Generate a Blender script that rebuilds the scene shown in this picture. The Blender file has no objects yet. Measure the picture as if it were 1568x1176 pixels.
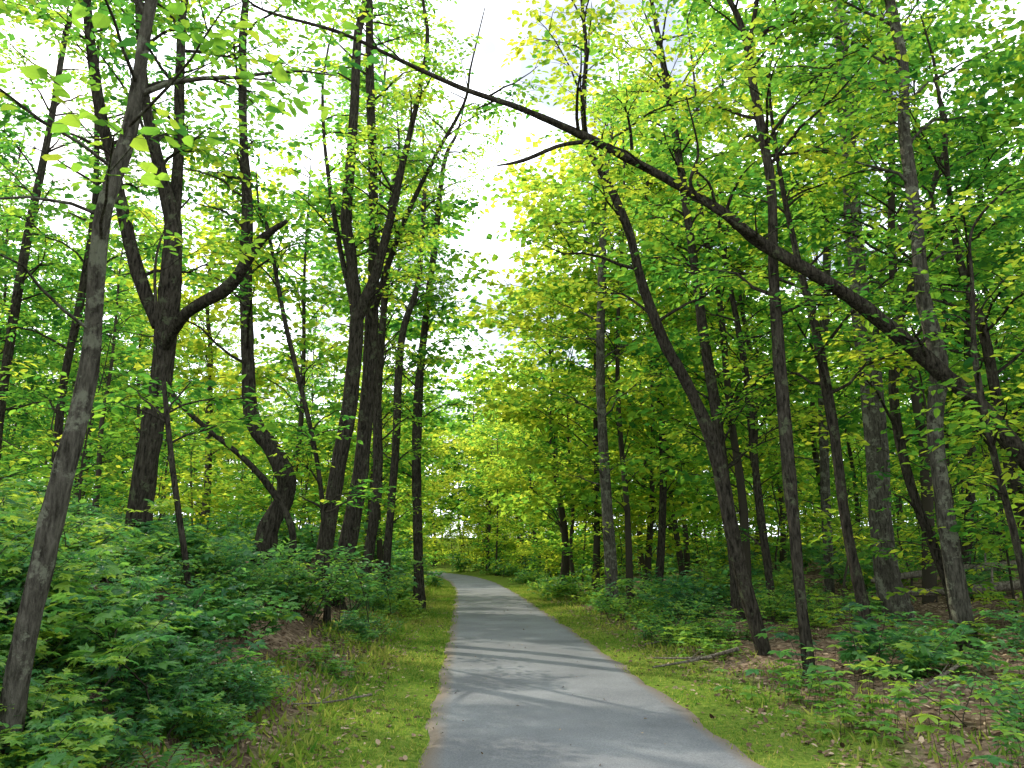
import bpy, math, random
import numpy as np
from mathutils import Vector
rng=np.random.default_rng(7); random.seed(7)
C=bpy.context.collection
UP=np.array([0,0,1.0])
AZ=math.radians(-48);EL=math.radians(40)
SUN=np.array([math.sin(AZ)*math.cos(EL),math.cos(AZ)*math.cos(EL),math.sin(EL)])

# ------------------------------------------------------------------ terrain
_py=np.array([-60,-10,0,6,9,18.5,36,50,64,80,100,140,300]); _px=np.array([2.6,1.3,.95,.66,.5,-.05,-1.2,-2.5,-4.6,-9,-17,-36,-110.])
_gy=np.linspace(-60,300,1441); _gx=np.interp(_gy,_py,_px)
_k=np.exp(-0.5*(np.arange(-30,31)/9.)**2); _k/=_k.sum()
_gx=np.convolve(np.pad(_gx,30,mode='edge'),_k,'valid')
def cx(y): return np.interp(y,_gy,_gx)
def sm(a,b,t):
    t=np.clip((t-a)/(b-a),0,1); return t*t*(3-2*t)
def vnoise(x,y):
    return (np.sin(x*1.7+1.3*np.sin(y*1.1+.5))+np.sin(y*2.3+1.7*np.sin(x*.9+2))+.6*np.sin(x*4.1+y*3.3)+.5*np.sin(x*-5.7+y*6.1+1))/3.1
def hgt(x,y):
    x=np.asarray(x,float); y=np.asarray(y,float)
    s=x-cx(y); a=np.abs(s)
    L=1.25*sm(2.2,5.4,-s)+0.10*np.clip(-s-4,0,16)
    R=0.085*np.clip(s-1.9,0,16)*sm(1.9,3.4,s)
    z=np.where(s<0,L,R)
    amp=sm(1.6,4.5,a)
    z=z+amp*(0.09*vnoise(x*.7,y*.7)+0.05*vnoise(x*2.1+3,y*2.1))
    z=z+0.018*sm(1.3,1.8,a)*vnoise(x*3,y*3)
    z=z+3.5*sm(100,150,y)
    return z-0.03+0.03*sm(1.25,1.6,a)

# ------------------------------------------------------------------ mesh builder
class MB:
    def __init__(s): s.V=[];s.T=[];s.L=[];s.N=[];s.M=[];s.n=0;s.gap=False
    def add(s,v,f,tint=0.5,mat=0):
        v=np.asarray(v,np.float32).reshape(-1,3); f=np.asarray(f,np.int32)
        if len(f)==0: return
        s.V.append(v); s.T.append(np.full(len(v),tint,np.float32) if np.isscalar(tint) else np.asarray(tint,np.float32))
        s.L.append((f+s.n).ravel()); s.N.append(np.full(len(f),f.shape[1],np.int32)); s.M.append(np.full(len(f),mat,np.int32)); s.n+=len(v)
    def pack(s): return [np.concatenate(q) for q in (s.V,s.T,s.L,s.N,s.M)]
    def stamp(s,pk,loc,rz,sc,dt=0):
        V,T,L,N,M=pk;c,q=math.cos(rz)*sc,math.sin(rz)*sc
        v=np.stack([V[:,0]*c-V[:,1]*q+loc[0],V[:,0]*q+V[:,1]*c+loc[1],V[:,2]*sc+loc[2]],-1).astype(np.float32)
        s.V.append(v);s.T.append(T+np.float32(dt));s.L.append(L+s.n);s.N.append(N);s.M.append(M);s.n+=len(v)
    def mesh(s,name,mats,smooth=(0,),patch=0):
        V,T,L,N,M=s.pack()
        if patch:
            x,y,z=V.T.astype(float)
            T=T+patch*(np.sin(x*1.3+1.7*np.sin(y*.9+z*.4))+np.sin(y*1.1-z*1.2+1.5*np.sin(x*.8+1))+.7*np.sin(z*2.1+x*1.9-y*1.6))/2.7
        me=bpy.data.meshes.new(name)
        me.vertices.add(len(V)); me.vertices.foreach_set('co',V.ravel())
        me.loops.add(len(L)); me.loops.foreach_set('vertex_index',L.astype(np.int32))
        me.polygons.add(len(N)); st=np.concatenate([[0],np.cumsum(N)[:-1]])
        me.polygons.foreach_set('loop_start',st.astype(np.int32))
        for m in mats: me.materials.append(m)
        me.polygons.foreach_set('material_index',M.astype(np.int32))
        me.polygons.foreach_set('use_smooth',np.isin(M,smooth))
        me.update(calc_edges=True)
        a=me.attributes.new('tint','FLOAT','POINT'); a.data.foreach_set('value',T.astype(np.float32))
        return me
def obj(name,me,loc=(0,0,0),rz=0,sc=1,parent=None):
    o=bpy.data.objects.new(name,me); C.objects.link(o); o.location=loc; o.rotation_euler=(0,0,rz); o.scale=(sc,)*3
    if parent: o.parent=parent
    return o
def nrmz(a): return a/np.maximum(np.linalg.norm(a,axis=-1,keepdims=True),1e-9)

def catmull(P,R,sub):
    P=np.asarray(P,float);R=np.asarray(R,float)
    if len(P)<3: 
        t=np.linspace(0,1,sub+1); return P[0]+(P[-1]-P[0])*t[:,None], R[0]+(R[-1]-R[0])*t
    Q=np.vstack([2*P[0]-P[1],P,2*P[-1]-P[-2]]); op=[];orr=[]
    for i in range(len(P)-1):
        t=np.arange(sub)/sub; t=t[:,None]
        a,b,c,d=Q[i],Q[i+1],Q[i+2],Q[i+3]
        op.append(.5*((2*b)+(-a+c)*t+(2*a-5*b+4*c-d)*t*t+(-a+3*b-3*c+d)*t**3)); orr.append(R[i]+(R[i+1]-R[i])*t[:,0])
    op.append(P[-1:]);orr.append(R[-1:])
    return np.vstack(op),np.concatenate(orr)
def tube(mb,P,R,sides=8,mat=0,tint=.5,lump=0.0):
    P=np.asarray(P,float);R=np.asarray(R,float);n=len(P)
    d=nrmz(np.gradient(P,axis=0)); ref=np.array([0.31,0.95,0.05]) if abs(d[:,1]).mean()<.8 else np.array([1.,0,0])
    a=nrmz(np.cross(d,ref)); b=np.cross(d,a)
    th=np.linspace(0,2*np.pi,sides,endpoint=False)
    r=R[:,None]*np.ones((1,sides))
    if lump>0:
        ph=rng.random(4)*6
        r=r*(1+lump*(np.sin(th*2+ph[0]+np.arange(n)[:,None]*.35)*.6+np.sin(th*3+ph[1]-np.arange(n)[:,None]*.8)*.5)+lump*.5*rng.standard_normal((n,sides)))
    v=P[:,None,:]+r[...,None]*(np.cos(th)[None,:,None]*a[:,None,:]+np.sin(th)[None,:,None]*b[:,None,:])
    i=np.arange(n-1)[:,None]*sides; j=np.arange(sides)[None,:]; k=(j+1)%sides
    f=np.stack([i+j,i+k,i+sides+k,i+sides+j],-1).reshape(-1,4)
    mb.add(v.reshape(-1,3),f,tint,mat)
    mb.add(v[-1],np.arange(sides)[None,:],tint,mat)

OV=(np.array([[0,0,0],[-.27,.28,.06],[-.22,.68,.04],[0,1,-.06],[.22,.68,.04],[.27,.28,.06]]),np.array([[0,3,2,1],[0,5,4,3]]))
HE=(np.array([[0,0,0],[-.42,.12,.03],[-.38,.55,.05],[0,1.05,-.10],[.38,.55,.05],[.42,.12,.03]]),np.array([[0,3,2,1],[0,5,4,3]]))
DI=(np.array([[0,0,0],[-.38,.5,.07],[0,1,-.05],[.38,.5,.07]]),np.array([[0,2,1],[0,3,2]]))
_o=np.array([[0,0,0],[-.30,-.02,-.02],[-.55,.22,-.10],[-.26,.36,.04],[-.46,.74,-.10],[-.16,.62,.03],[0,1.0,-.12],[.16,.62,.03],[.46,.74,-.10],[.26,.36,.04],[.55,.22,-.10],[.30,-.02,-.02]])
MA=(np.vstack([_o,[[0,.34,0]]]),np.array([[12,(i+1)%12,i] for i in range(12)]))
# canopy gaps: where direct sun reaches the ground (x,y,rx,ry)
GAPS=[(.8,9.4,2.0,.55),(1.6,6.5,1.3,.4),(-.9,28,1.3,.8),(2.9,9.6,.8,.6),(-1.3,8.3,.8,.8),(-2.2,40,2,2),(-1.6,13,.6,.8)]
def lit(p,grow=0):
    t=p[...,2]/SUN[2]; hx=p[...,0]-SUN[0]*t; hy=p[...,1]-SUN[1]*t; m=np.zeros(hx.shape,bool)
    for x,y,a,b in GAPS: m|=((hx-x-.25*(hy-y))/(a+grow))**2+((hy-y)/(b+grow))**2<1
    return m
def leaves(mb,c,f,n,size,tint,tpl,mat=1):
    c=np.asarray(c)
    if mb.gap:
        k=~lit(c); c,f,n,size,tint=c[k],np.asarray(f)[k],n[k],size[k],tint[k]
    f=nrmz(f); r=nrmz(np.cross(f,n)); n=np.cross(r,f)
    V,F=tpl;k=len(V);N=len(c)
    v=c[:,None,:]+size[:,None,None]*(V[None,:,0:1]*r[:,None,:]+V[None,:,1:2]*f[:,None,:]+V[None,:,2:3]*n[:,None,:])
    ff=(F[None]+np.arange(N)[:,None,None]*k).reshape(-1,F.shape[1])
    mb.add(v.reshape(-1,3),ff,np.repeat(tint,k),mat)
def sprays(mb,O,D,Ln,K,size,tint0,tpl,tw=.004,droop=.35,nj=.35,mat=1,wood=0,tv=.15,twig=True):
    O=np.asarray(O);D=nrmz(np.asarray(D));Ln=np.asarray(Ln);M=len(O)
    side=nrmz(np.cross(D,UP)+1e-6); b=np.cross(D,side)
    if twig:
        tip=O+D*Ln[:,None]+np.array([0,0,-1])*(droop*.35*Ln)[:,None]
        v=np.stack([O+side*tw,O-side*tw*.5+b*tw*.8,O-side*tw*.5-b*tw*.8,tip],1)
        ff=(np.array([[0,1,3],[1,2,3],[2,0,3]])[None]+np.arange(M)[:,None,None]*4).reshape(-1,3)
        mb.add(v.reshape(-1,3),ff,.5,wood)
    t=(np.arange(K)+.6)/K; t=t[None]+rng.normal(0,.04,(M,K))
    sg=np.where(np.arange(K)%2==0,1,-1)[None]*np.ones((M,1))
    p=O[:,None]+D[:,None]*(Ln[:,None]*t)[...,None]; p[...,2]-=droop*.35*Ln[:,None]*t**2
    f=D[:,None]*(.35+t[...,None]*.5)+side[:,None]*(sg*rng.uniform(.5,1.1,(M,K)))[...,None]+rng.normal(0,.22,(M,K,3)); f[...,2]-=droop*.6
    n=UP+rng.normal(0,nj,(M,K,3))
    s=size*rng.uniform(.6,1.35,(M,K))
    p=p+nrmz(f)*(s*.25)[...,None]
    ti=np.clip(tint0+rng.normal(0,tv,(M,K))+rng.normal(0,tv*.8,(M,1)),0,1)
    leaves(mb,p.reshape(-1,3),f.reshape(-1,3),n.reshape(-1,3),s.ravel(),ti.ravel(),tpl,mat)

def limb(p,az,L,el0=.8,el1=.05,n=7,wob=.14):
    P=[np.array(p,float)];st=L/(n-1)
    for i in range(n-1):
        t=i/(n-1); el=el0+(el1-el0)*t+random.gauss(0,wob); az+=random.gauss(0,wob*1.2)
        P.append(P[-1]+st*np.array([math.cos(az)*math.cos(el),math.sin(az)*math.cos(el),math.sin(el)]))
    return np.array(P)
def limbset(mb,starts,azs,Ls,rads,acc,tw_per_m=5,el0=.8,el1=.05,sub2=True,sides=5,t0=.25,n=7,tl=(.35,.8)):
    for p,az,L,r in zip(starts,azs,Ls,rads):
        P=limb(p,az,L,el0*random.uniform(.5,1.3),el1,n)
        R=np.linspace(r,r*.22,len(P)); tube(mb,P,R,sides)
        segs=[(P,L)]
        if sub2 and L>1.1:
            for q in range(int(1+L*.9)):
                t=random.uniform(.25,.8)*(len(P)-1); i=int(t); pp=P[i]+(P[min(i+1,len(P)-1)]-P[i])*(t-i)
                a2=math.atan2(*(P[min(i+1,len(P)-1)]-P[i])[[1,0]])+random.choice([-1,1])*random.uniform(.5,1.0)
                L2=L*random.uniform(.3,.55); P2=limb(pp,a2,L2,.45,0,4); tube(mb,P2,np.linspace(r*.45,r*.14,4),3); segs.append((P2,L2))
        for S,l in segs:
            m=max(2,int(l*tw_per_m))
            for q in range(m):
                t=(t0+(1-t0)*(q+random.random())/m)*(len(S)-1); i=min(int(t),len(S)-2); d=S[i+1]-S[i]; pp=S[i]+d*(t-i)
                a2=math.atan2(d[1],d[0])+(1 if q%2 else -1)*random.uniform(.3,1.2)
                e=random.gauss(.1,.25)
                acc.append((pp,[math.cos(a2)*math.cos(e),math.sin(a2)*math.cos(e),math.sin(e)],random.uniform(*tl)))

# ------------------------------------------------------------------ materials
def newmat(name):
    m=bpy.data.materials.new(name);m.use_nodes=True;nt=m.node_tree;nt.nodes.clear()
    return m,nt,lambda t,**k:_n(nt,t,**k)
def _n(nt,t,**k):
    n=nt.nodes.new(t)
    for a,b in k.items():
        if a.startswith('i_'):
            key=a[2:].replace('_',' '); 
            n.inputs[int(key) if key.isdigit() else key].default_value=b
        else: setattr(n,a,b)
    return n
def ramp(nt,stops,interp='LINEAR'):
    r=nt.nodes.new('ShaderNodeValToRGB');e=r.color_ramp.elements; r.color_ramp.interpolation=interp
    while len(e)<len(stops): e.new(.5)
    for i,(p,c) in enumerate(stops): e[i].position=p;e[i].color=(*c,1)
    return r
def leafmat(name,cols,tcols,trans=.5,inst=0.,gloss=0.):
    m,nt,N=newmat(name);lk=nt.links.new
    at=N('ShaderNodeAttribute',attribute_name='tint');fac=at.outputs['Fac']
    if inst:
        oi=N('ShaderNodeObjectInfo')
        a=N('ShaderNodeMath',operation='MULTIPLY_ADD');a.inputs[1].default_value=inst;lk(oi.outputs['Random'],a.inputs[0]);lk(fac,a.inputs[2])
        c=N('ShaderNodeMath',operation='SUBTRACT');c.inputs[1].default_value=inst*.5;lk(a.outputs[0],c.inputs[0]);fac=c.outputs[0]
    r1=ramp(nt,cols);r2=ramp(nt,tcols);lk(fac,r1.inputs[0]);lk(fac,r2.inputs[0])
    pb=N('ShaderNodeBsdfDiffuse');lk(r1.outputs[0],pb.inputs['Color']);sh=pb.outputs[0]
    if gloss:
        gl=N('ShaderNodeBsdfGlossy',i_Roughness=.42);mg=N('ShaderNodeMixShader',i_0=gloss);lk(sh,mg.inputs[1]);lk(gl.outputs[0],mg.inputs[2]);sh=mg.outputs[0]
    tr=N('ShaderNodeBsdfTranslucent');lk(r2.outputs[0],tr.inputs['Color'])
    mx=N('ShaderNodeMixShader',i_0=trans);lk(sh,mx.inputs[1]);lk(tr.outputs[0],mx.inputs[2])
    o=N('ShaderNodeOutputMaterial');lk(mx.outputs[0],o.inputs[0]);return m
G=[(0,(.013,.055,.017)),(.35,(.038,.125,.024)),(.65,(.088,.20,.026)),(1,(.22,.30,.03))]
GT=[(0,(.05,.22,.04)),(.35,(.14,.42,.05)),(.65,(.37,.66,.06)),(1,(.82,.86,.07))]
leafM=leafmat('leaf_canopy',G,GT,.52)
leafI=leafmat('leaf_forest',G,GT,.52,inst=.35)
Bs=[(0,(.016,.064,.03)),(.4,(.042,.14,.045)),(.7,(.09,.21,.04)),(1,(.2,.31,.04))]
BT=[(0,(.07,.26,.09)),(.4,(.14,.42,.10)),(.7,(.3,.6,.08)),(1,(.62,.78,.08))]
shrubM=leafmat('leaf_understory',Bs,BT,.44,gloss=.05)
grassM=leafmat('grass_blade',[(0,(.05,.13,.02)),(.5,(.14,.215,.033)),(1,(.34,.31,.08))],[(0,(.1,.3,.03)),(.5,(.3,.46,.05)),(1,(.55,.52,.13))],.4)
def barkmat(name,dark,light,lich=None,lf=.55):
    m,nt,N=newmat(name);lk=nt.links.new
    tc=N('ShaderNodeTexCoord');mp=N('ShaderNodeMapping');mp.inputs['Scale'].default_value=(11,11,2.4);lk(tc.outputs['Object'],mp.inputs[0])
    n1=N('ShaderNodeTexNoise',i_Scale=2.6,i_Detail=5.0,i_Roughness=.72);lk(mp.outputs[0],n1.inputs['Vector'])
    r=ramp(nt,[(.36,dark),(.66,light)]);lk(n1.outputs['Fac'],r.inputs[0]);col=r.outputs[0]
    if lich:
        n2=N('ShaderNodeTexNoise',i_Scale=5.0,i_Detail=5.0,i_Roughness=.75);lk(tc.outputs['Object'],n2.inputs['Vector'])
        r2=ramp(nt,[(lf,(0,0,0)),(lf+.07,(.85,.85,.85))]);lk(n2.outputs['Fac'],r2.inputs[0])
        mx=N('ShaderNodeMix',data_type='RGBA');lk(r2.outputs[0],mx.inputs[0]);lk(col,mx.inputs[6]);mx.inputs[7].default_value=(*lich,1);col=mx.outputs[2]
    bp=N('ShaderNodeBump',i_Strength=1.0,i_Distance=.06);lk(n1.outputs['Fac'],bp.inputs['Height'])
    pb=N('ShaderNodeBsdfDiffuse');lk(col,pb.inputs['Color']);lk(bp.outputs[0],pb.inputs['Normal'])
    o=N('ShaderNodeOutputMaterial');lk(pb.outputs[0],o.inputs[0]);return m
barkD=barkmat('bark_dark',(.012,.011,.009),(.075,.067,.052),(.09,.105,.06),.57)
barkG=barkmat('bark_grey',(.03,.028,.022),(.125,.118,.095),(.18,.19,.14),.53)
barkL=barkmat('dead_wood',(.07,.06,.045),(.3,.27,.22))
m,nt,N=newmat('bark_far');lk=nt.links.new;barkF=m
pb=N('ShaderNodeBsdfDiffuse');pb.inputs[0].default_value=(.045,.04,.03,1);o=N('ShaderNodeOutputMaterial');lk(pb.outputs[0],o.inputs[0])

m,nt,N=newmat('forest_floor');lk=nt.links.new;groundM=m
geo=N('ShaderNodeNewGeometry');at=N('ShaderNodeAttribute',attribute_name='tint')
n1=N('ShaderNodeTexNoise',i_Scale=14.0,i_Detail=6.0,i_Roughness=.75);lk(geo.outputs['Position'],n1.inputs['Vector'])
n2=N('ShaderNodeTexNoise',i_Scale=1.3,i_Detail=3.0);lk(geo.outputs['Position'],n2.inputs['Vector'])
vo=N('ShaderNodeTexVoronoi',i_Scale=16.0);lk(geo.outputs['Position'],vo.inputs['Vector'])
lt=ramp(nt,[(.0,(.03,.022,.015)),(.35,(.085,.06,.042)),(.7,(.165,.12,.086)),(1,(.29,.22,.16))]);
ad=N('ShaderNodeMath',operation='MULTIPLY_ADD');lk(n1.outputs['Fac'],ad.inputs[0]);ad.inputs[1].default_value=.6
sp=N('ShaderNodeSeparateColor');lk(vo.outputs['Color'],sp.inputs[0]);sb=N('ShaderNodeMath',operation='MULTIPLY');sb.inputs[1].default_value=.55;lk(sp.outputs[0],sb.inputs[0]);lk(sb.outputs[0],ad.inputs[2]);lk(ad.outputs[0],lt.inputs[0])
gr=ramp(nt,[(.3,(.045,.08,.015)),(.5,(.10,.155,.025)),(.62,(.17,.20,.04)),(.8,(.25,.21,.1))]);lk(n1.outputs['Fac'],gr.inputs[0])
g1=N('ShaderNodeMath',operation='MULTIPLY_ADD');lk(n2.outputs['Fac'],g1.inputs[0]);g1.inputs[1].default_value=.9;lk(at.outputs['Fac'],g1.inputs[2])
g2=ramp(nt,[(.72,(0,0,0)),(1.0,(1,1,1))]);lk(g1.outputs[0],g2.inputs[0])
mx=N('ShaderNodeMix',data_type='RGBA');lk(g2.outputs[0],mx.inputs[0]);lk(lt.outputs[0],mx.inputs[6]);lk(gr.outputs[0],mx.inputs[7])
bp=N('ShaderNodeBump',i_Strength=.8,i_Distance=.04);lk(ad.outputs[0],bp.inputs['Height'])
pb=N('ShaderNodeBsdfDiffuse');lk(mx.outputs[2],pb.inputs['Color']);lk(bp.outputs[0],pb.inputs['Normal'])
o=N('ShaderNodeOutputMaterial');lk(pb.outputs[0],o.inputs[0])
m,nt,N=newmat('asphalt');lk=nt.links.new;pathM=m
geo=N('ShaderNodeNewGeometry');at=N('ShaderNodeAttribute',attribute_name='tint')
n1=N('ShaderNodeTexNoise',i_Scale=70.0,i_Detail=4.0,i_Roughness=.85);lk(geo.outputs['Position'],n1.inputs['Vector'])
n2=N('ShaderNodeTexNoise',i_Scale=.8,i_Detail=5.0);lk(geo.outputs['Position'],n2.inputs['Vector'])
n3=N('ShaderNodeTexVoronoi',i_Scale=150.0);lk(geo.outputs['Position'],n3.inputs['Vector'])
r1=ramp(nt,[(.3,(.075,.079,.089)),(.7,(.22,.23,.25))]);lk(n1.outputs['Fac'],r1.inputs[0])
r2=ramp(nt,[(.35,(.74,.74,.75)),(.65,(1.12,1.12,1.1))]);lk(n2.outputs['Fac'],r2.inputs[0])
mu=N('ShaderNodeMix',data_type='RGBA',blend_type='MULTIPLY');mu.inputs[0].default_value=1;lk(r1.outputs[0],mu.inputs[6]);lk(r2.outputs[0],mu.inputs[7])
mx=N('ShaderNodeMix',data_type='RGBA');lk(at.outputs['Fac'],mx.inputs[0]);lk(mu.outputs[2],mx.inputs[6]);mx.inputs[7].default_value=(.15,.11,.075,1)
bp=N('ShaderNodeBump',i_Strength=.4,i_Distance=.006);lk(n3.outputs['Distance'],bp.inputs['Height'])
pb=N('ShaderNodeBsdfPrincipled',i_Roughness=.85);lk(mx.outputs[2],pb.inputs['Base Color']);lk(bp.outputs[0],pb.inputs['Normal']);pb.inputs['Specular IOR Level'].default_value=.25
o=N('ShaderNodeOutputMaterial');lk(pb.outputs[0],o.inputs[0])
m,nt,N=newmat('dead_leaf');lk=nt.links.new;deadM=m
at=N('ShaderNodeAttribute',attribute_name='tint');r=ramp(nt,[(0,(.055,.035,.022)),(.5,(.17,.115,.078)),(1,(.37,.29,.2))]);lk(at.outputs['Fac'],r.inputs[0])
pb=N('ShaderNodeBsdfDiffuse');lk(r.outputs[0],pb.inputs['Color']);o=N('ShaderNodeOutputMaterial');lk(pb.outputs[0],o.inputs[0])

# ------------------------------------------------------------------ ground + path
sv=np.unique(np.concatenate([np.linspace(-12,14,150),-12-np.geomspace(.3,260,34),14+np.geomspace(.3,260,34)]))
yv=np.unique(np.concatenate([np.linspace(-8,40,260),-8-np.geomspace(.3,50,14),40+np.geomspace(.3,500,70)]))
SS,YY=np.meshgrid(sv,yv); XX=cx(YY)+SS; ZZ=hgt(XX,YY)
nx,ny=len(sv),len(yv)
i=np.arange(ny-1)[:,None]*nx;j=np.arange(nx-1)[None]
F=np.stack([i+j,i+j+1,i+nx+j+1,i+nx+j],-1).reshape(-1,4)
a=np.abs(SS); grass=np.where(SS<0,1-sm(1.9,3.0,a),1-sm(1.9,3.3,a))*.75+.12*np.where(SS<0,1,.5)+.5*sm(25,50,YY)
mb=MB();mb.add(np.stack([XX,YY,ZZ],-1).reshape(-1,3),F,grass.ravel());obj('ground',mb.mesh('ground',[groundM]))
pv=np.arange(-8,105,.25);sw=np.array([-1.38,-1.3,-1.15,-.6,0,.6,1.15,1.3,1.38]);S2,Y2=np.meshgrid(sw,pv)
e=np.abs(S2)>1.25
X2=cx(Y2)+S2+np.where(e,.03*np.sin(Y2*2.1+np.sign(S2))+.025*np.sin(Y2*5.3)+rng.normal(0,.016,S2.shape),0)
Z2=np.where(np.abs(S2)>1.35,-.03,.012-.01*(S2/1.3)**2)+3.5*sm(100,150,Y2)
n=len(sw);i=np.arange(len(pv)-1)[:,None]*n;j=np.arange(n-1)[None]
F=np.stack([i+j,i+j+1,i+n+j+1,i+n+j],-1).reshape(-1,4)
mb=MB();mb.add(np.stack([X2,Y2,Z2],-1).reshape(-1,3),F,np.where(np.abs(S2)>1.2,.75,0.).ravel());obj('asphalt_path',mb.mesh('path',[pathM]))

def scatter_s(n,s0,s1,y0,y1,pw=1.6):
    y=y0+(y1-y0)*rng.random(n)**pw; s=rng.uniform(s0,s1,n); x=cx(y)+s; return x,y,hgt(x,y),s
mb=MB()
GB=(np.array([[-.13,0,0],[.13,0,0],[.03,.9,.3]]),np.array([[0,1,2]]))
for (s0,s1,n,hh) in [(-2.5,-1.31,46000,.034),(1.31,2.3,38000,.03),(-3.4,-2.2,9000,.09),(2.1,3.4,7000,.07),(-1.36,-1.2,3500,.03),(1.2,1.36,3500,.03)]:
    x,y,z,s=scatter_s(n,s0,s1,3,42)
    edge=np.abs(s)<1.31
    keep=(vnoise(x*1.3,y*1.3)+rng.normal(0,.4,n))>np.where(edge,.15+(1.36-np.abs(s))*4,-.2); x,y,z,edge=x[keep],y[keep],z[keep],edge[keep];k=len(x)
    z=np.where(edge,.004,z)
    f=UP+rng.normal(0,.6,(k,3));f[:,2]=np.abs(f[:,2])*.8+.2
    sz=hh*rng.uniform(.5,1.6,k)*(1+y/30)
    leaves(mb,np.stack([x,y,z-.005],-1),f,rng.normal(0,1,(k,3)),sz,np.clip(rng.normal(.55,.24,k),0,1),GB,0)
for (s0,s1,n) in [(-2.6,-1.4,5000),(1.4,2.5,3500)]:
    x,y,z,s=scatter_s(n,s0,s1,3,26)
    k=vnoise(x*2.2+5,y*2.2)>.1; x,y,z=x[k],y[k],z[k];n=len(x);f=rng.normal(0,1,(n,3));f[:,2]=rng.uniform(.1,.6,n)
    leaves(mb,np.stack([x,y,z+.01],-1),f,UP+rng.normal(0,.3,(n,3)),rng.uniform(.02,.05,n),rng.uniform(0,.5,n),OV,0)
obj('verge_grass',mb.mesh('grass',[grassM],smooth=(),patch=.3))
mb=MB()
for (s0,s1,n) in [(1.9,11,24000),(-5.5,-2.0,11000),(-1.4,1.4,150),(-2.2,-1.3,600),(1.3,2.2,700)]:
    x,y,z,s=scatter_s(n,s0,s1,3,30,1.5)
    f=rng.normal(0,1,(n,3));f[:,2]*=.25;nn=UP+rng.normal(0,.4,(n,3))
    leaves(mb,np.stack([x,y,np.maximum(z,np.where(np.abs(s)<1.35,.012,-9))+.012],-1),f,nn,rng.uniform(.03,.085,n)*np.where(np.abs(s)<1.4,.6,1),rng.random(n),OV,0)
obj('leaf_litter',mb.mesh('litter',[deadM],smooth=()))

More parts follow.
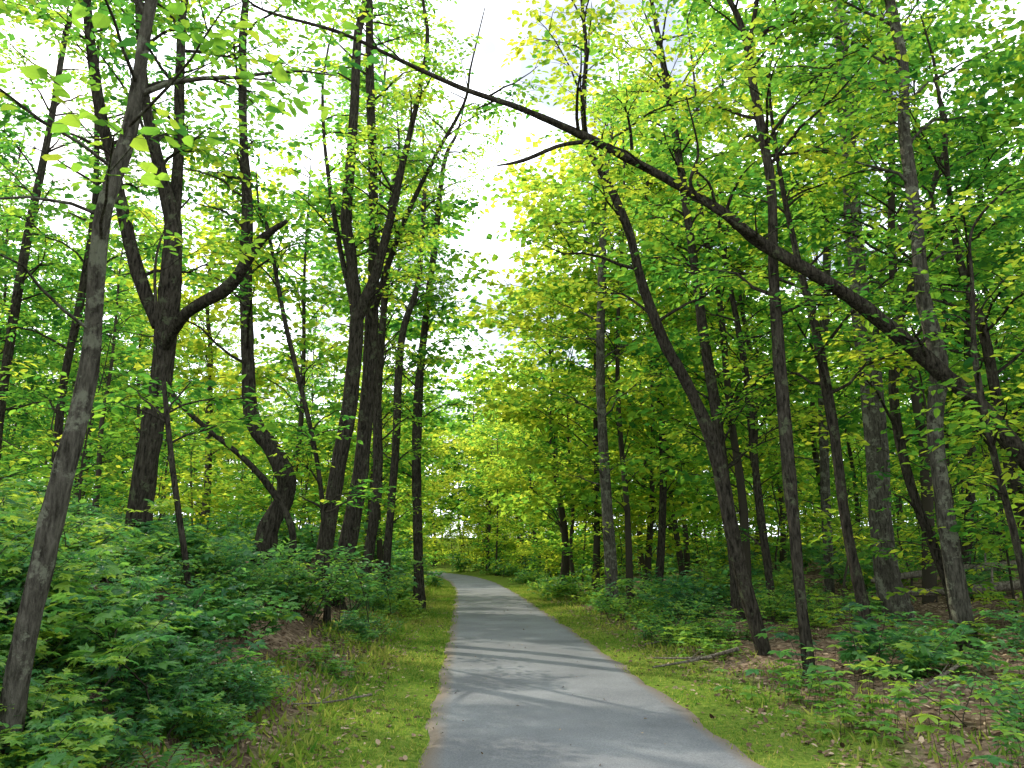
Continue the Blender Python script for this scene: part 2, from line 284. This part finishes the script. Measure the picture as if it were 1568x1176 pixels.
# ------------------------------------------------------------------ surveyed trees  (x z radius_cm ; y runs d0..d1)
T={
'A1':(4.6,4.3,'-2.79 .41 8.2,-2.74 .56 8,-2.68 1.21 7.7,-2.59 2.01 7.1,-2.52 2.69 6.4,-2.46 3.54 5.6,-2.38 4.26 5.1,-2.31 5.07 4.2'),
'A2':(11,10.5,'-5.27 1.34 20,-5.16 2.78 18.5,-5.09 4.28 18,-5.02 5.55 17,-5.07 6.44 14.5,-5.36 7.47 10,-5.61 8.52 8,-5.81 10.08 6'),
'A2b':(10.8,11.5,'-5.06 5.86 11.6,-5.21 7.8 10,-5.46 9.46 8.6,-5.58 10.88 6.7'),
'A2c':(10.9,10.2,'-5.19 4.88 12,-5.57 5.83 11,-5.85 6.99 10,-6.2 8.29 9,-6.44 9.83 7'),
'A2d':(10.8,9.6,'-5.04 4.56 11,-4.58 4.95 10,-3.94 5.24 10,-3.43 5.79 8,-3.01 5.96 3'),
'A3':(14,14,'-4.36 1.38 25,-4.33 2.06 22,-4.08 2.64 19,-4.09 3.05 19,-4.45 3.58 18,-4.79 4.06 16,-4.92 5.05 14,-5.13 7.12 14,-5.14 8.07 12,-5.38 9.89 10,-5.56 11.97 9,-5.63 13.22 8'),
'A3b':(13.5,12,'-3.76 1.39 8,-3.7 2.03 7,-4.03 2.67 7,-4.47 3.19 5,-5.07 3.69 5,-5.6 4.29 4,-5.69 5.21 2'),
'A4':(16,16,'-3.9 .78 22,-3.85 1.09 20,-3.67 2.78 19,-3.43 4.7 18,-3.36 6.42 18,-3.53 7.91 14,-3.69 8.99 14,-3.64 11.08 13,-3.63 13.45 11,-3.49 14.69 9'),
'A4b':(16,15,'-3.37 6.56 16,-2.95 7.53 13,-2.61 8.81 10,-2.34 10.09 8,-2.06 11.4 6,-1.86 12.71 5'),
'A4c':(16,16.5,'-3.4 6.71 8,-3.84 8.28 7,-4.28 10.44 5,-4.49 12.23 4'),
'A5':(16.6,17,'-3.69 .88 24,-3.61 1.21 23,-3.34 2.7 21,-3.22 4.55 19,-3.17 6.67 17,-3.25 9.4 14,-3.45 12.52 12,-3.63 15.51 10'),
'A5b':(16.7,15.5,'-3.09 7.09 9,-2.56 8.65 7,-1.82 10.21 5,-1.08 11.43 4'),
'A6':(24,25,'-2.81 .94 18,-2.97 3.8 17,-3.02 6.32 17,-2.9 9 14,-2.66 11.85 12,-2.4 15.14 9'),
'A7':(22,22,'-3.5 1.08 14,-3.34 4.34 13,-3.26 7.82 12,-2.82 9.65 10,-2.7 12.41 7'),
'A8':(20,20,'-3.67 1.13 16,-3.46 3.25 15,-3.56 5.82 13,-3.45 8.54 11,-3.37 11.43 8'),
'A9':(18,19,'-11.93 1.61 13,-12.3 5.13 13,-12.39 9.25 12,-12.4 12.71 10,-12.5 15.88 9'),
'A10':(17,17,'-9.87 1.61 11,-10.07 4.89 10,-10.01 7.34 10,-9.93 9.95 8,-10.26 13.46 6'),
'A11':(9,9,'-3.67 1.24 4,-3.91 2.57 4,-4.18 3.82 3,-4.41 4.98 2'),
'A12':(14,14,'-3.26 1.27 6,-3.55 3.34 5,-4.24 5.81 5,-4.74 7.79 4'),
'B1':(12.3,11,'3.83 .11 14,3.44 1.8 13,3.23 3.1 13,2.85 4.12 11,2.44 4.84 10,2.09 5.78 9,1.85 6.73 8,1.54 7.47 7,1.27 7.98 6,1.15 8.61 5,1.21 9.6 4,1.14 10.6 3'),
'B2':(11,9.5,'8.78 1.17 20,7.82 2.41 16,7.17 2.94 15,6.59 3.67 14,6.04 4.12 13,5.24 4.86 12,4.41 5.41 11,3.59 5.96 10,2.94 6.41 8,2.01 6.97 7,1.08 7.37 7,.15 7.77 5,-.78 8.17 4,-1.7 8.52 3,-2.44 8.76 3,-3.54 9.16 2'),
'B2b':(9.8,9,'1.1 7.24 4,.67 7.03 3,.14 6.66 3,-.2 6.4 1'),
'B2c':(10.3,9.3,'3.58 5.94 4,2.52 6.5 3,2.55 7.01 2,2.33 7.59 1'),
'B3':(15,15,'7.18 .71 28,7.09 1.25 26,7.05 2.71 24,7.11 4.5 23,7.1 6.39 23,7.14 8.24 19,7.22 10.49 18,7.26 12.39 16,7.32 13.88 15'),
'B4':(11.3,11,'6.32 .45 16,6.21 1.79 14,6.19 3.38 13,6.33 4.36 14,6.2 5.47 13,6.22 6.73 11,6.21 8.16 10,6.26 9.3 9,6.17 10.6 9'),
'B5':(12,12,'5.32 .58 11,5.13 1.9 9,5.05 3.71 9,4.92 5.21 8,4.71 6.56 6,4.5 8.1 4,4.51 9.71 3'),
'B6':(10.3,11,'3.76 0 7,3.74 1.19 8,3.75 2.55 11,3.78 4.21 10,3.81 5.6 9,3.9 7.09 8,3.83 8.46 8,3.74 9.8 6,3.49 10.6 5'),
'B6b':(10.9,11.3,'3.88 8.17 6,3.88 9.58 5,4.14 10.85 4'),
'B7':(17,17,'4.76 1.2 15,4.59 4.45 13,4.35 6.72 13,4.17 9.12 11,3.92 12.02 10,3.62 14.57 7'),
'B8':(22,22,'2.76 .3 21,2.68 2.86 18,2.58 6.24 16,2.72 10.28 13,2.97 13.51 8'),
'B9':(13,13,'7.13 1.09 10,6.71 2.56 9,6.58 3.89 9,6.73 5.28 8,7.24 6.73 7,7.71 8.25 5'),
'B10':(12,12,'7.98 .94 12,7.8 2.49 11,7.7 3.92 10,7.56 5.21 9,7.41 6.56 6,7.34 8.71 4'),
'B11':(9.5,9.5,'6.11 .49 5,6.08 1.6 5,5.92 2.78 5,5.87 3.94 4,5.98 5.08 3'),
'B12':(22,22,'8.74 .73 16,9.04 6.24 15,9.74 12.41 13,9.72 16.48 11,9.65 19.36 11'),
'B13':(18,18,'5.83 .89 10,5.69 3.23 10,5.57 6.04 9,5.26 8.7 6'),
'B14':(26,26,'4.81 .78 15,5.09 4.84 14,4.94 9.43 11,4.9 14.38 8'),
'B15':(20,20,'11.44 1.29 13,11.96 4.09 12,12.24 7.62 11,13.09 11.43 8'),
}
def stem(k):
    d0,d1,s=T[k]; a=np.array([[float(q) for q in p.split()] for p in s.split(',')])
    y=np.linspace(d0,d1,len(a)); P=np.stack([a[:,0],y,a[:,1]],-1); R=a[:,2]/100*.86
    return P,R
def hero(name,keys,ext=2.5,zmin=3.8,dens=2.1,Lr=(1.1,2.7),ls=.125,tint=.5,bark=None,tpl=OV,K=10,tw=4.3,lower=0,noext=(),nolimb=(),extra=None):
    mb=MB();mb.gap=True;acc=[]
    for q,k in enumerate(keys):
        P,R=stem(k)
        if q==0:
            g=float(hgt(P[0,0],P[0,1]))
            if P[0,2]>g-.1:
                P=np.vstack([[P[0,0]-(P[1,0]-P[0,0])*.15,P[0,1],g-.25],P]);R=np.concatenate([[R[0]*1.12],R])
            R=R.copy();R[0]*=1.35
        if ext>0 and k not in noext:
            d=nrmz(P[-1]-P[-2])*.6+np.array([0,0,.5]);d=nrmz(d)
            P=np.vstack([P,P[-1]+d*ext*.5+rng.normal(0,.15,3),P[-1]+d*ext+rng.normal(0,.3,3)]);R=np.concatenate([R,[R[-1]*.65,.012]])
        w=rng.normal(0,.05,(len(P),)) ; w[0]=0; P[:,1]+=w
        Q,S=catmull(P,R,7); tube(mb,Q,S,14 if R.max()>.1 else 9,lump=.08)
        if k in nolimb: continue
        seg=np.linalg.norm(np.diff(Q,axis=0),axis=1);cum=np.concatenate([[0],np.cumsum(seg)])
        n=int(cum[-1]*dens);st=[];az=[];Ls=[];rr=[]
        for i in range(n):
            t=random.random()*cum[-1];p=np.array([np.interp(t,cum,Q[:,c]) for c in range(3)]);rad=np.interp(t,cum,S)
            if p[2]<zmin and random.random()>lower: continue
            st.append(p);az.append(random.uniform(0,6.283));Ls.append(random.uniform(*Lr)*(1 if p[2]>zmin else .5));rr.append(min(rad*.5,.03))
        limbset(mb,st,az,Ls,rr,acc,tw)
    if acc:
        O,D,L=zip(*acc);sprays(mb,np.array(O),np.array(D),np.array(L),K,ls,tint,tpl)
    if extra: extra(mb)
    return obj(name,mb.mesh(name,[bark or barkD,leafM],patch=.25))
def lowbranches(mb):
    ac=[]
    limbset(mb,[[-2.47,4.38,3.4],[-2.42,4.36,3.9],[-2.38,4.34,4.2],[-2.36,4.33,4.5],[-2.45,4.38,3.6],[-2.5,4.42,2.9]],[-1.3,-2.0,-.9,-1.6,-2.6,-2.2],[1.3,1.5,1.5,1.4,1.3,1.1],[.012]*6,ac,4.5,el0=.3,el1=-.2,t0=.35,tl=(.25,.5))
    O,D,L=zip(*ac);sprays(mb,np.array(O),np.array(D),np.array(L),6,.09,.64,HE,tw=.0025,nj=.4)
hero('leaning_tree',['A1'],ext=3,zmin=4.4,dens=3,Lr=(.8,1.9),tint=.6,bark=barkG,K=9,ls=.10,extra=lowbranches)
hero('forked_tree',['A2','A2b','A2c','A2d'],zmin=5,dens=1.4,tint=.45,noext=('A2d',),nolimb=('A2d',))
hero('crooked_tree',['A3','A3b'],zmin=5,noext=('A3b',),tint=.45,lower=.1,dens=1.8)
hero('twin_trunk_tree',['A4','A4b','A4c'],zmin=6,tint=.6,lower=.06,dens=1.3,Lr=(1,2.3))
hero('twin_trunk_tree',['A5','A5b'],zmin=6,tint=.64,lower=.06,dens=1.35,Lr=(1,2.3))
for k in ['A6','A7','A8']: hero('deciduous_tree',[k],zmin=3.5,tint=.62,lower=.2,dens=1.9,Lr=(.9,2.2))
for k in ['A9','A10']: hero('deciduous_tree',[k],zmin=3.5,tint=.5,lower=.25,dens=2.0)
for k in ['A11','A12']: hero('young_tree',[k],ext=1.5,zmin=2.2,tint=.48,dens=3,Lr=(.6,1.5))
hero('curved_tree',['B1'],zmin=5.2,tint=.74,dens=3.2,Lr=(.9,2.5))
hero('arching_tree',['B2','B2b','B2c'],ext=.8,zmin=4.2,dens=1.9,tint=.6,Lr=(.5,1.5),nolimb=('B2b',),noext=('B2b','B2c'),K=9,ls=.105)
hero('tall_grey_tree',['B3'],zmin=5,bark=barkG,tint=.5,dens=2.0)
hero('deciduous_tree',['B4'],zmin=5,tint=.45,bark=barkG,dens=2.0);hero('deciduous_tree',['B5'],zmin=4,tint=.55)
hero('forked_tree',['B6','B6b'],zmin=4.5,tint=.62)
for k in ['B7','B8','B9','B10','B12','B13','B14','B15']: hero('deciduous_tree',[k],zmin=3.4,tint={'B7':.74,'B8':.8,'B14':.76}.get(k,.5),lower=.25,dens=2.6 if k in('B8','B14') else 2.2,bark=barkG if k in('B8','B12') else None)
hero('young_tree',['B11'],ext=1.5,zmin=2,tint=.55,dens=3,Lr=(.5,1.3))

# ------------------------------------------------------------------ background tree variants
def bgtree(seed,H,tint,ls,K=7,wid=1.0,low=.12):
    random.seed(seed);mb=MB();acc=[]
    n=7;P=np.zeros((n,3));P[:,2]=np.linspace(-.4,H,n);P[1:,:2]=np.cumsum(rng.normal(0,.2,(n-1,2)),0)
    R=np.linspace(random.uniform(.1,.17),.02,n);R[0]*=1.3;Q,S=catmull(P,R,3);tube(mb,Q,S,7,lump=.05)
    st=[];az=[];Ls=[];rr=[]
    for i in range(int(H*2.2)):
        z=H*(low+(1-low)*random.random()**.8);c=z/H
        L=(1.0+2.8*wid*math.sin(math.pi*min(1,max(.08,c))**.9))*random.uniform(.5,1.15)
        st.append([np.interp(z,Q[:,2],Q[:,0]),np.interp(z,Q[:,2],Q[:,1]),z]);az.append(random.uniform(0,6.28));Ls.append(L);rr.append(.03)
    limbset(mb,st,az,Ls,rr,acc,2.5,sides=3,n=4,tl=(.5,1.1))
    O,D,L=zip(*acc);sprays(mb,np.array(O),np.array(D),np.array(L),K,ls,tint,DI,twig=False,nj=.6)
    return mb.mesh('background_tree',[barkF,leafI],smooth=(0,),patch=.18)
bgs=[bgtree(i+10,H,t,.25,K=8) for i,(H,t) in enumerate([(17,.44),(20,.52),(15,.56),(21,.48),(13,.4)])]
bgb=[bgtree(i+20,H,t,.28,K=8,wid=1.3,low=.04) for i,(H,t) in enumerate([(15,.80),(18,.68),(12,.86)])]  # brighter, yellower leaf tint paints in sunlit glow along path and bend
bgf=[bgtree(i+30,H,t,.45,K=5,wid=1.4,low=.01) for i,(H,t) in enumerate([(16,.7),(19,.6)])]
def sapling(seed,H,tint,ls=.15,tpl=DI,K=7):
    random.seed(seed);mb=MB();acc=[];n=6;P=np.zeros((n,3));P[:,2]=np.linspace(-.2,H,n);P[1:,:2]=np.cumsum(rng.normal(0,.12,(n-1,2)),0)
    Q,S=catmull(P,np.linspace(.03,.006,n),2);tube(mb,Q,S,5)
    st=[];az=[];Ls=[];rr=[]
    for i in range(int(H*4.5)):
        z=H*(.08+.9*random.random());L=(.4+1.2*math.sin(math.pi*z/H))*random.uniform(.6,1.2)
        st.append([np.interp(z,Q[:,2],Q[:,0]),np.interp(z,Q[:,2],Q[:,1]),z]);az.append(random.uniform(0,6.28));Ls.append(L);rr.append(.01)
    limbset(mb,st,az,Ls,rr,acc,3.4,el0=.4,sides=3,n=4)
    O,D,L=zip(*acc);sprays(mb,np.array(O),np.array(D),np.array(L)*.8,K,ls,tint,tpl,twig=False)
    return mb
sapF=[sapling(40+i,H,t,.18,K=6).pack() for i,(H,t) in enumerate([(3.2,.48),(4.5,.62),(5.5,.5),(2.4,.65)])]
sapN=[sapling(50+i,H,t,.12,OV).pack() for i,(H,t) in enumerate([(3.0,.44),(4.2,.58),(2.2,.6)])]
def shrub(seed,H,Rr,ns,tint,ls,tpl,K=8,tn=(4,7)):
    random.seed(seed);mb=MB();acc=[]
    for i in range(ns):
        az=random.uniform(0,6.28);L=H*random.uniform(.6,1.2);el=random.uniform(.7,1.45)
        p=[random.gauss(0,Rr*.35),random.gauss(0,Rr*.35),-.08]
        P=limb(p,az,L,el,el*.45,5,.12);tube(mb,P,np.linspace(.009,.003,5),3)
        for q in range(int(tn[0]+L*tn[1])):
            t=random.uniform(.25,1)*4;j=min(int(t),3);pp=P[j]+(P[j+1]-P[j])*(t-j);a2=random.uniform(0,6.28);e=random.gauss(.25,.25)
            acc.append((pp,[math.cos(a2)*math.cos(e),math.sin(a2)*math.cos(e),math.sin(e)],random.uniform(.15,.38)))
    O,D,L=zip(*acc);sprays(mb,np.array(O),np.array(D),np.array(L),K,ls,tint,tpl,tw=.0025,droop=.3,nj=.28)
    return mb.pack()
shM=[shrub(70+i,*a) for i,a in enumerate([(1.0,.8,12,.45,.14,MA,4),(1.2,.9,14,.52,.125,MA,4),(.75,.7,11,.64,.125,MA,4)])]
shO=[shrub(80+i,*a) for i,a in enumerate([(.9,.8,13,.48,.09,OV,7),(1.3,1.0,15,.42,.095,OV,7),(.55,.6,11,.66,.08,OV,7)])]
shF=[shrub(85+i,*a,tn=(3,4)) for i,a in enumerate([(1.0,1.0,11,.48,.17,DI,6),(1.5,1.2,13,.45,.18,DI,6),(.8,.9,10,.62,.16,DI,6)])]
def creeper(seed):
    random.seed(seed);mb=MB();c=[];f=[];sz=[];ti=[]
    for i in range(18):
        p=np.array([random.gauss(0,.3),random.gauss(0,.3),0]);h=random.uniform(.12,.5);top=p+np.array([random.gauss(0,.06),random.gauss(0,.06),h])
        tube(mb,[p-[0,0,.05],top],[.003,.002],3)
        for w in range(random.choice([1,2,3])):
            cc=top-[0,0,.08*w];a0=random.uniform(0,6.28);s=random.uniform(.08,.16);t=random.gauss(.74,.16)
            for q in range(5):
                a=a0+(q-2)*1.05;c.append(cc);f.append([math.cos(a),math.sin(a),-.15+random.gauss(0,.1)]);sz.append(s*(1-.12*abs(q-2)));ti.append(t)
    leaves(mb,np.array(c),np.array(f),UP+rng.normal(0,.15,(len(c),3)),np.array(sz),np.array(ti),OV,1)
    return mb.pack()
crs=[creeper(90+i) for i in range(3)]
def fern(seed):
    random.seed(seed);mb=MB()
    for i in range(12):
        az=i*.524+random.gauss(0,.2);P=limb([0,0,-.03],az,random.uniform(.4,.62),1.15,-.25,9,.04);tube(mb,P,np.linspace(.003,.0012,9),3)
        Q,_=catmull(P,np.ones(9),2);Q=Q[2:];d=nrmz(np.gradient(Q,axis=0));sd=nrmz(np.cross(d,UP));n=len(Q);t=np.linspace(0,1,n)
        s=.095*np.sin(np.pi*np.clip(t*.8+.16,0,1))**.8
        for g in (-1,1): leaves(mb,Q+d*(.006*g),sd*g+d*.3+rng.normal(0,.06,(n,3)),np.cross(sd,d)+rng.normal(0,.15,(n,3)),s,np.full(n,.55)+rng.normal(0,.08,n),(OV[0]*[.38,1,1],OV[1]),1)
    return mb.mesh('fern',[barkD,shrubM],smooth=())
fe=fern(5)

# ------------------------------------------------------------------ placement
random.seed(21)
def empty(n): 
    o=bpy.data.objects.new(n,None);C.objects.link(o);return o
BF=empty('background_forest')
pts=[]
def tree(lst,x,y,s): return obj('tree',random.choice(lst),(x,y,float(hgt(x,y))),random.uniform(0,6.28),s,BF)
def blocked(x,y,zs=(4,6,8,10,12,14,16,18),g=2.9):
    p=np.array([[x,y,z] for z in zs]);return lit(p,g).any()
cnt=0;tries=0
while cnt<132 and tries<20000:
    tries+=1;y=17+random.random()**1.2*66
    x=random.uniform(-1,1)*(abs(y)*.66+5);s=x-cx(y)
    if s>-3.9 and s<3.6: continue
    if y<24 and (abs(s)<4.8): continue
    if any((x-a)**2+(y-b)**2<(2.8+.025*y)**2 for a,b in pts): continue
    if blocked(x,y): continue
    pts.append((x,y));tree(bgb if (y>26 and -11<s<13 and random.random()<.65) else bgs,x,y,random.uniform(.8,1.15));cnt+=1
for (x,y) in [(-10,9),(-13,13),(-9,2),(11,9),(12.5,14),(14,5),(10,1),(-8,-8),(9,-9)]:
    if not blocked(x,y): tree(bgs,x,y,random.uniform(.8,1))
for (x,y,s) in [(3.0,29,1.1),(2.3,36,1.15),(3.2,45,1.1),(-5.4,33,1.0),(-1.2,61,.75),(1.8,64,.95),(-2.0,70,.95),(4.5,60,1.05),(.5,75,1.1),(-3,78,1.15),(-9,92,1.2),(-1,88,1.2),(4,82,1.2),(-6,98,1.25),(-11,72,1.1),(-14,80,1.1),(-8,60,.9),(8,70,1.1),(-18,104,1.2)]:
    tree(bgb,x,y,s)
for i in range(66):
    y=random.uniform(92,125);x=-1+2*(i+random.random())/66;x*=y*.74
    if abs(x-cx(y))<2.6: continue
    tree(bgf,x,y,random.uniform(1.0,1.4))
def stampall(name,mat,lst,patch=.22):
    mb=MB()
    for pk,x,y,s,dz,dt in lst: mb.stamp(pk,(x,y,float(hgt(x,y))+dz),random.uniform(0,6.28),s,dt)
    return obj(name,mb.mesh(name,[barkF,mat],smooth=(0,),patch=patch))
L=[]
while len(L)<160:
    y=9+random.random()**1.2*60;x=random.uniform(-1,1)*(y*.68+3);s=x-cx(y)
    if abs(s)<(3.2 if y>22 else 5.2): continue
    if y<14 and -6.5<s<6.5: continue
    if y<24 and blocked(x,y,(1.5,2.5,3.5,4.5),1.0): continue
    L.append((random.choice(sapN if y<20 else sapF),x,y,random.uniform(.7,1.25)*(1.2 if y>45 else 1),0,random.gauss(0.03,.14)))
for i in range(45):
    y=random.uniform(40,90);s=random.choice([-1,1])*random.uniform(2.6,6);L.append((random.choice(sapF),cx(y)+s,y,random.uniform(.7,1.2),0,random.gauss(.25,.1)))  # raised leaf tint paints sunlit brightness into saplings towards the bend
while len(L)<315:
    y=random.uniform(45,105);x=random.uniform(-1,1)*(y*.72);
    if abs(x-cx(y))<3.2: continue
    L.append((random.choice(sapF),x,y,random.uniform(1.0,1.7),-.3,random.gauss(.1,.12)))
for i in range(40):
    y=random.uniform(104,116);x=-22+44*(i+random.random())/40; L.append((random.choice(sapF),x,y,random.uniform(1.5,2.1),-.5,.2))
stampall('understory_saplings',leafM,L)
L=[];n=0
while n<260:
    y=3+random.random()**1.3*60;x=random.uniform(-1,1)*(y*.70+3);s=x-cx(y)
    if s>-2.8 and s<2.8: continue
    if s>0 and y<15 and random.random()<.45: continue
    if s<0 and y<5: continue
    k=random.choice(shF) if y>20 else random.choice(shO+shM)
    L.append((k,x,y,random.uniform(.6,1.15)*(1.3 if y>30 else 1)*(.6 if abs(s)<3.4 else 1),-.03,random.gauss(0,.12)));n+=1
for i in range(75):
    y=14+random.random()*55;s=random.choice([-1,1])*random.uniform(2.5,4.5)
    L.append((random.choice(shF if y>20 else shO),cx(y)+s,y,random.uniform(.6,1.0),-.03,random.gauss(.12,.1)))
for i in range(110):
    y=70+random.random()*45;x=random.uniform(-1,1)*(y*.7)
    if abs(x-cx(y))<3.4 and y<100: continue
    L.append((random.choice(shF),x,y,random.uniform(1.8,2.8),-.2,.15))
ferns=[(-2.15,5.1,.9),(-1.75,4.75,.65)]
for i in range(95):
    y=3.4+random.random()**1.2*11;s=-3.0-random.random()*4.5;x=cx(y)+s
    if y<4.2 and x>-2.6: continue
    if any((x-a)**2+(y-b)**2<.3 for a,b,_ in ferns): continue
    if y>7.5 and s>-3.6: continue
    L.append((random.choice(shM+shO[:2]+[shM[0]]),x,y,random.uniform(.55,.85)*(.75 if s>-3.8 else 1),-.05,random.gauss(0,.1)))
for i in range(34):
    y=random.uniform(4.3,7.6);x=random.uniform(-4.6,-2.25)
    if any((x-a)**2+(y-b)**2<.12 for a,b,_ in ferns): continue
    L.append((random.choice(shM+[shO[2],shO[0]]),x,y,random.uniform(.38,.62),-.04,random.gauss(.02,.1)))
stampall('understory_shrubs',shrubM,L)
L=[]
for i in range(85):
    y=4.5+random.random()**1.3*20;s=random.uniform(2.4,8);L.append((random.choice(crs),cx(y)+s,y,random.uniform(.5,1.2),0,0))
for i in range(38):
    y=random.uniform(4,24);s=random.uniform(-3.4,-2.5);L.append((random.choice(crs+[shO[2]]),cx(y)+s,y,random.uniform(.3,.7),0,0))
stampall('seedlings',shrubM,L)
for (x,y,s) in ferns: obj('fern',fe,(x,y,float(hgt(x,y))+.05),random.random()*6,s)

def logobj(P,R,sides=10,sub=5):
    mb=MB();P=np.array(P,float);Q,S=catmull(P,np.array(R),sub);tube(mb,Q,S,sides,lump=.06);return mb,Q
for P,R in [([[7.2,15.8],[8.8,15.3],[10.4,14.6],[12,13.9],[14,13.2]],[.06,.08,.1,.11,.12]),([[9.0,20],[11,19.3],[13,18.4],[15,17.6],[17,16.8]],[.07,.1,.12,.13,.14])]:
    P=[[a,b,float(hgt(a,b))+.34+.08*i] for i,(a,b) in enumerate(P)]
    mb,Q=logobj(P,R)
    for t,dz in ((6,.5),(12,-.65),(15,-.75)): tube(mb,[Q[t],Q[t]+[.12,.1,dz]],[.03,.012],5)
    obj('fallen_log',mb.mesh('log',[barkL]))
for P,R in [([[2.35,14.4],[2.9,14.6],[3.5,14.8]],[.016,.026,.034]),([[2.0,11.6],[2.7,11.9],[3.4,12.2]],[.013,.022,.03]),([[2.2,12.6],[2.5,12.1],[2.9,11.8]],[.01,.014,.02]),([[-2.2,8.2],[-1.9,8.5],[-1.5,8.8]],[.006,.01,.012]),([[4.2,8.6],[4.7,8.9],[5.3,9.4]],[.01,.02,.026])]:
    P=[[a,b,float(hgt(a,b))+.05+.05*i] for i,(a,b) in enumerate(P)]
    mb,Q=logobj(P,R,6)
    tube(mb,[Q[4],Q[4]+[.2,.12,.14]],[.008,.003],4);tube(mb,[Q[7],Q[7]+[.15,-.2,.08]],[.008,.003],4)
    obj('fallen_branch',mb.mesh('branch',[barkL]))

# ------------------------------------------------------------------ light, sky, camera
su=bpy.data.lights.new('sun','SUN');su.energy=5;su.angle=math.radians(.53);su.color=(1,.92,.76)
so=bpy.data.objects.new('sun',su);C.objects.link(so);so.rotation_euler=Vector(SUN).to_track_quat('Z','Y').to_euler();so.location=(-20,20,30)
w=bpy.data.worlds.new('World');bpy.context.scene.world=w;w.use_nodes=True;nt=w.node_tree;nt.nodes.clear();lk=nt.links.new
sk=nt.nodes.new('ShaderNodeTexSky');sk.sky_type='NISHITA';sk.sun_disc=False;sk.sun_elevation=EL;sk.sun_rotation=AZ%(2*math.pi);sk.dust_density=3.0;sk.air_density=1.2
tc=nt.nodes.new('ShaderNodeTexCoord');no=nt.nodes.new('ShaderNodeTexNoise');no.inputs['Scale'].default_value=7.0;no.inputs['Detail'].default_value=3
lk(tc.outputs['Generated'],no.inputs['Vector']);r=ramp(nt,[(.40,(.14,)*3),(.53,(1,1,1))]);lk(no.outputs['Fac'],r.inputs[0])
mx=nt.nodes.new('ShaderNodeMix');mx.data_type='RGBA';lk(r.outputs[0],mx.inputs[0]);lk(sk.outputs[0],mx.inputs[6]);mx.inputs[7].default_value=(22,23,24.5,1)
bg=nt.nodes.new('ShaderNodeBackground');bg.inputs[1].default_value=.15;lk(mx.outputs[2],bg.inputs[0]);wo=nt.nodes.new('ShaderNodeOutputWorld');lk(bg.outputs[0],wo.inputs[0])
cd=bpy.data.cameras.new('camera');co=bpy.data.objects.new('camera',cd);C.objects.link(co);co.location=(0,0,1.6);co.rotation_euler=(math.radians(102.5),0,0)
cd.sensor_width=36;cd.lens=27.18;cd.clip_end=2000;cd.clip_start=.05;bpy.context.scene.camera=co
vs=bpy.context.scene.view_settings;vs.view_transform='Standard';vs.look='None';vs.exposure=0;vs.gamma=1
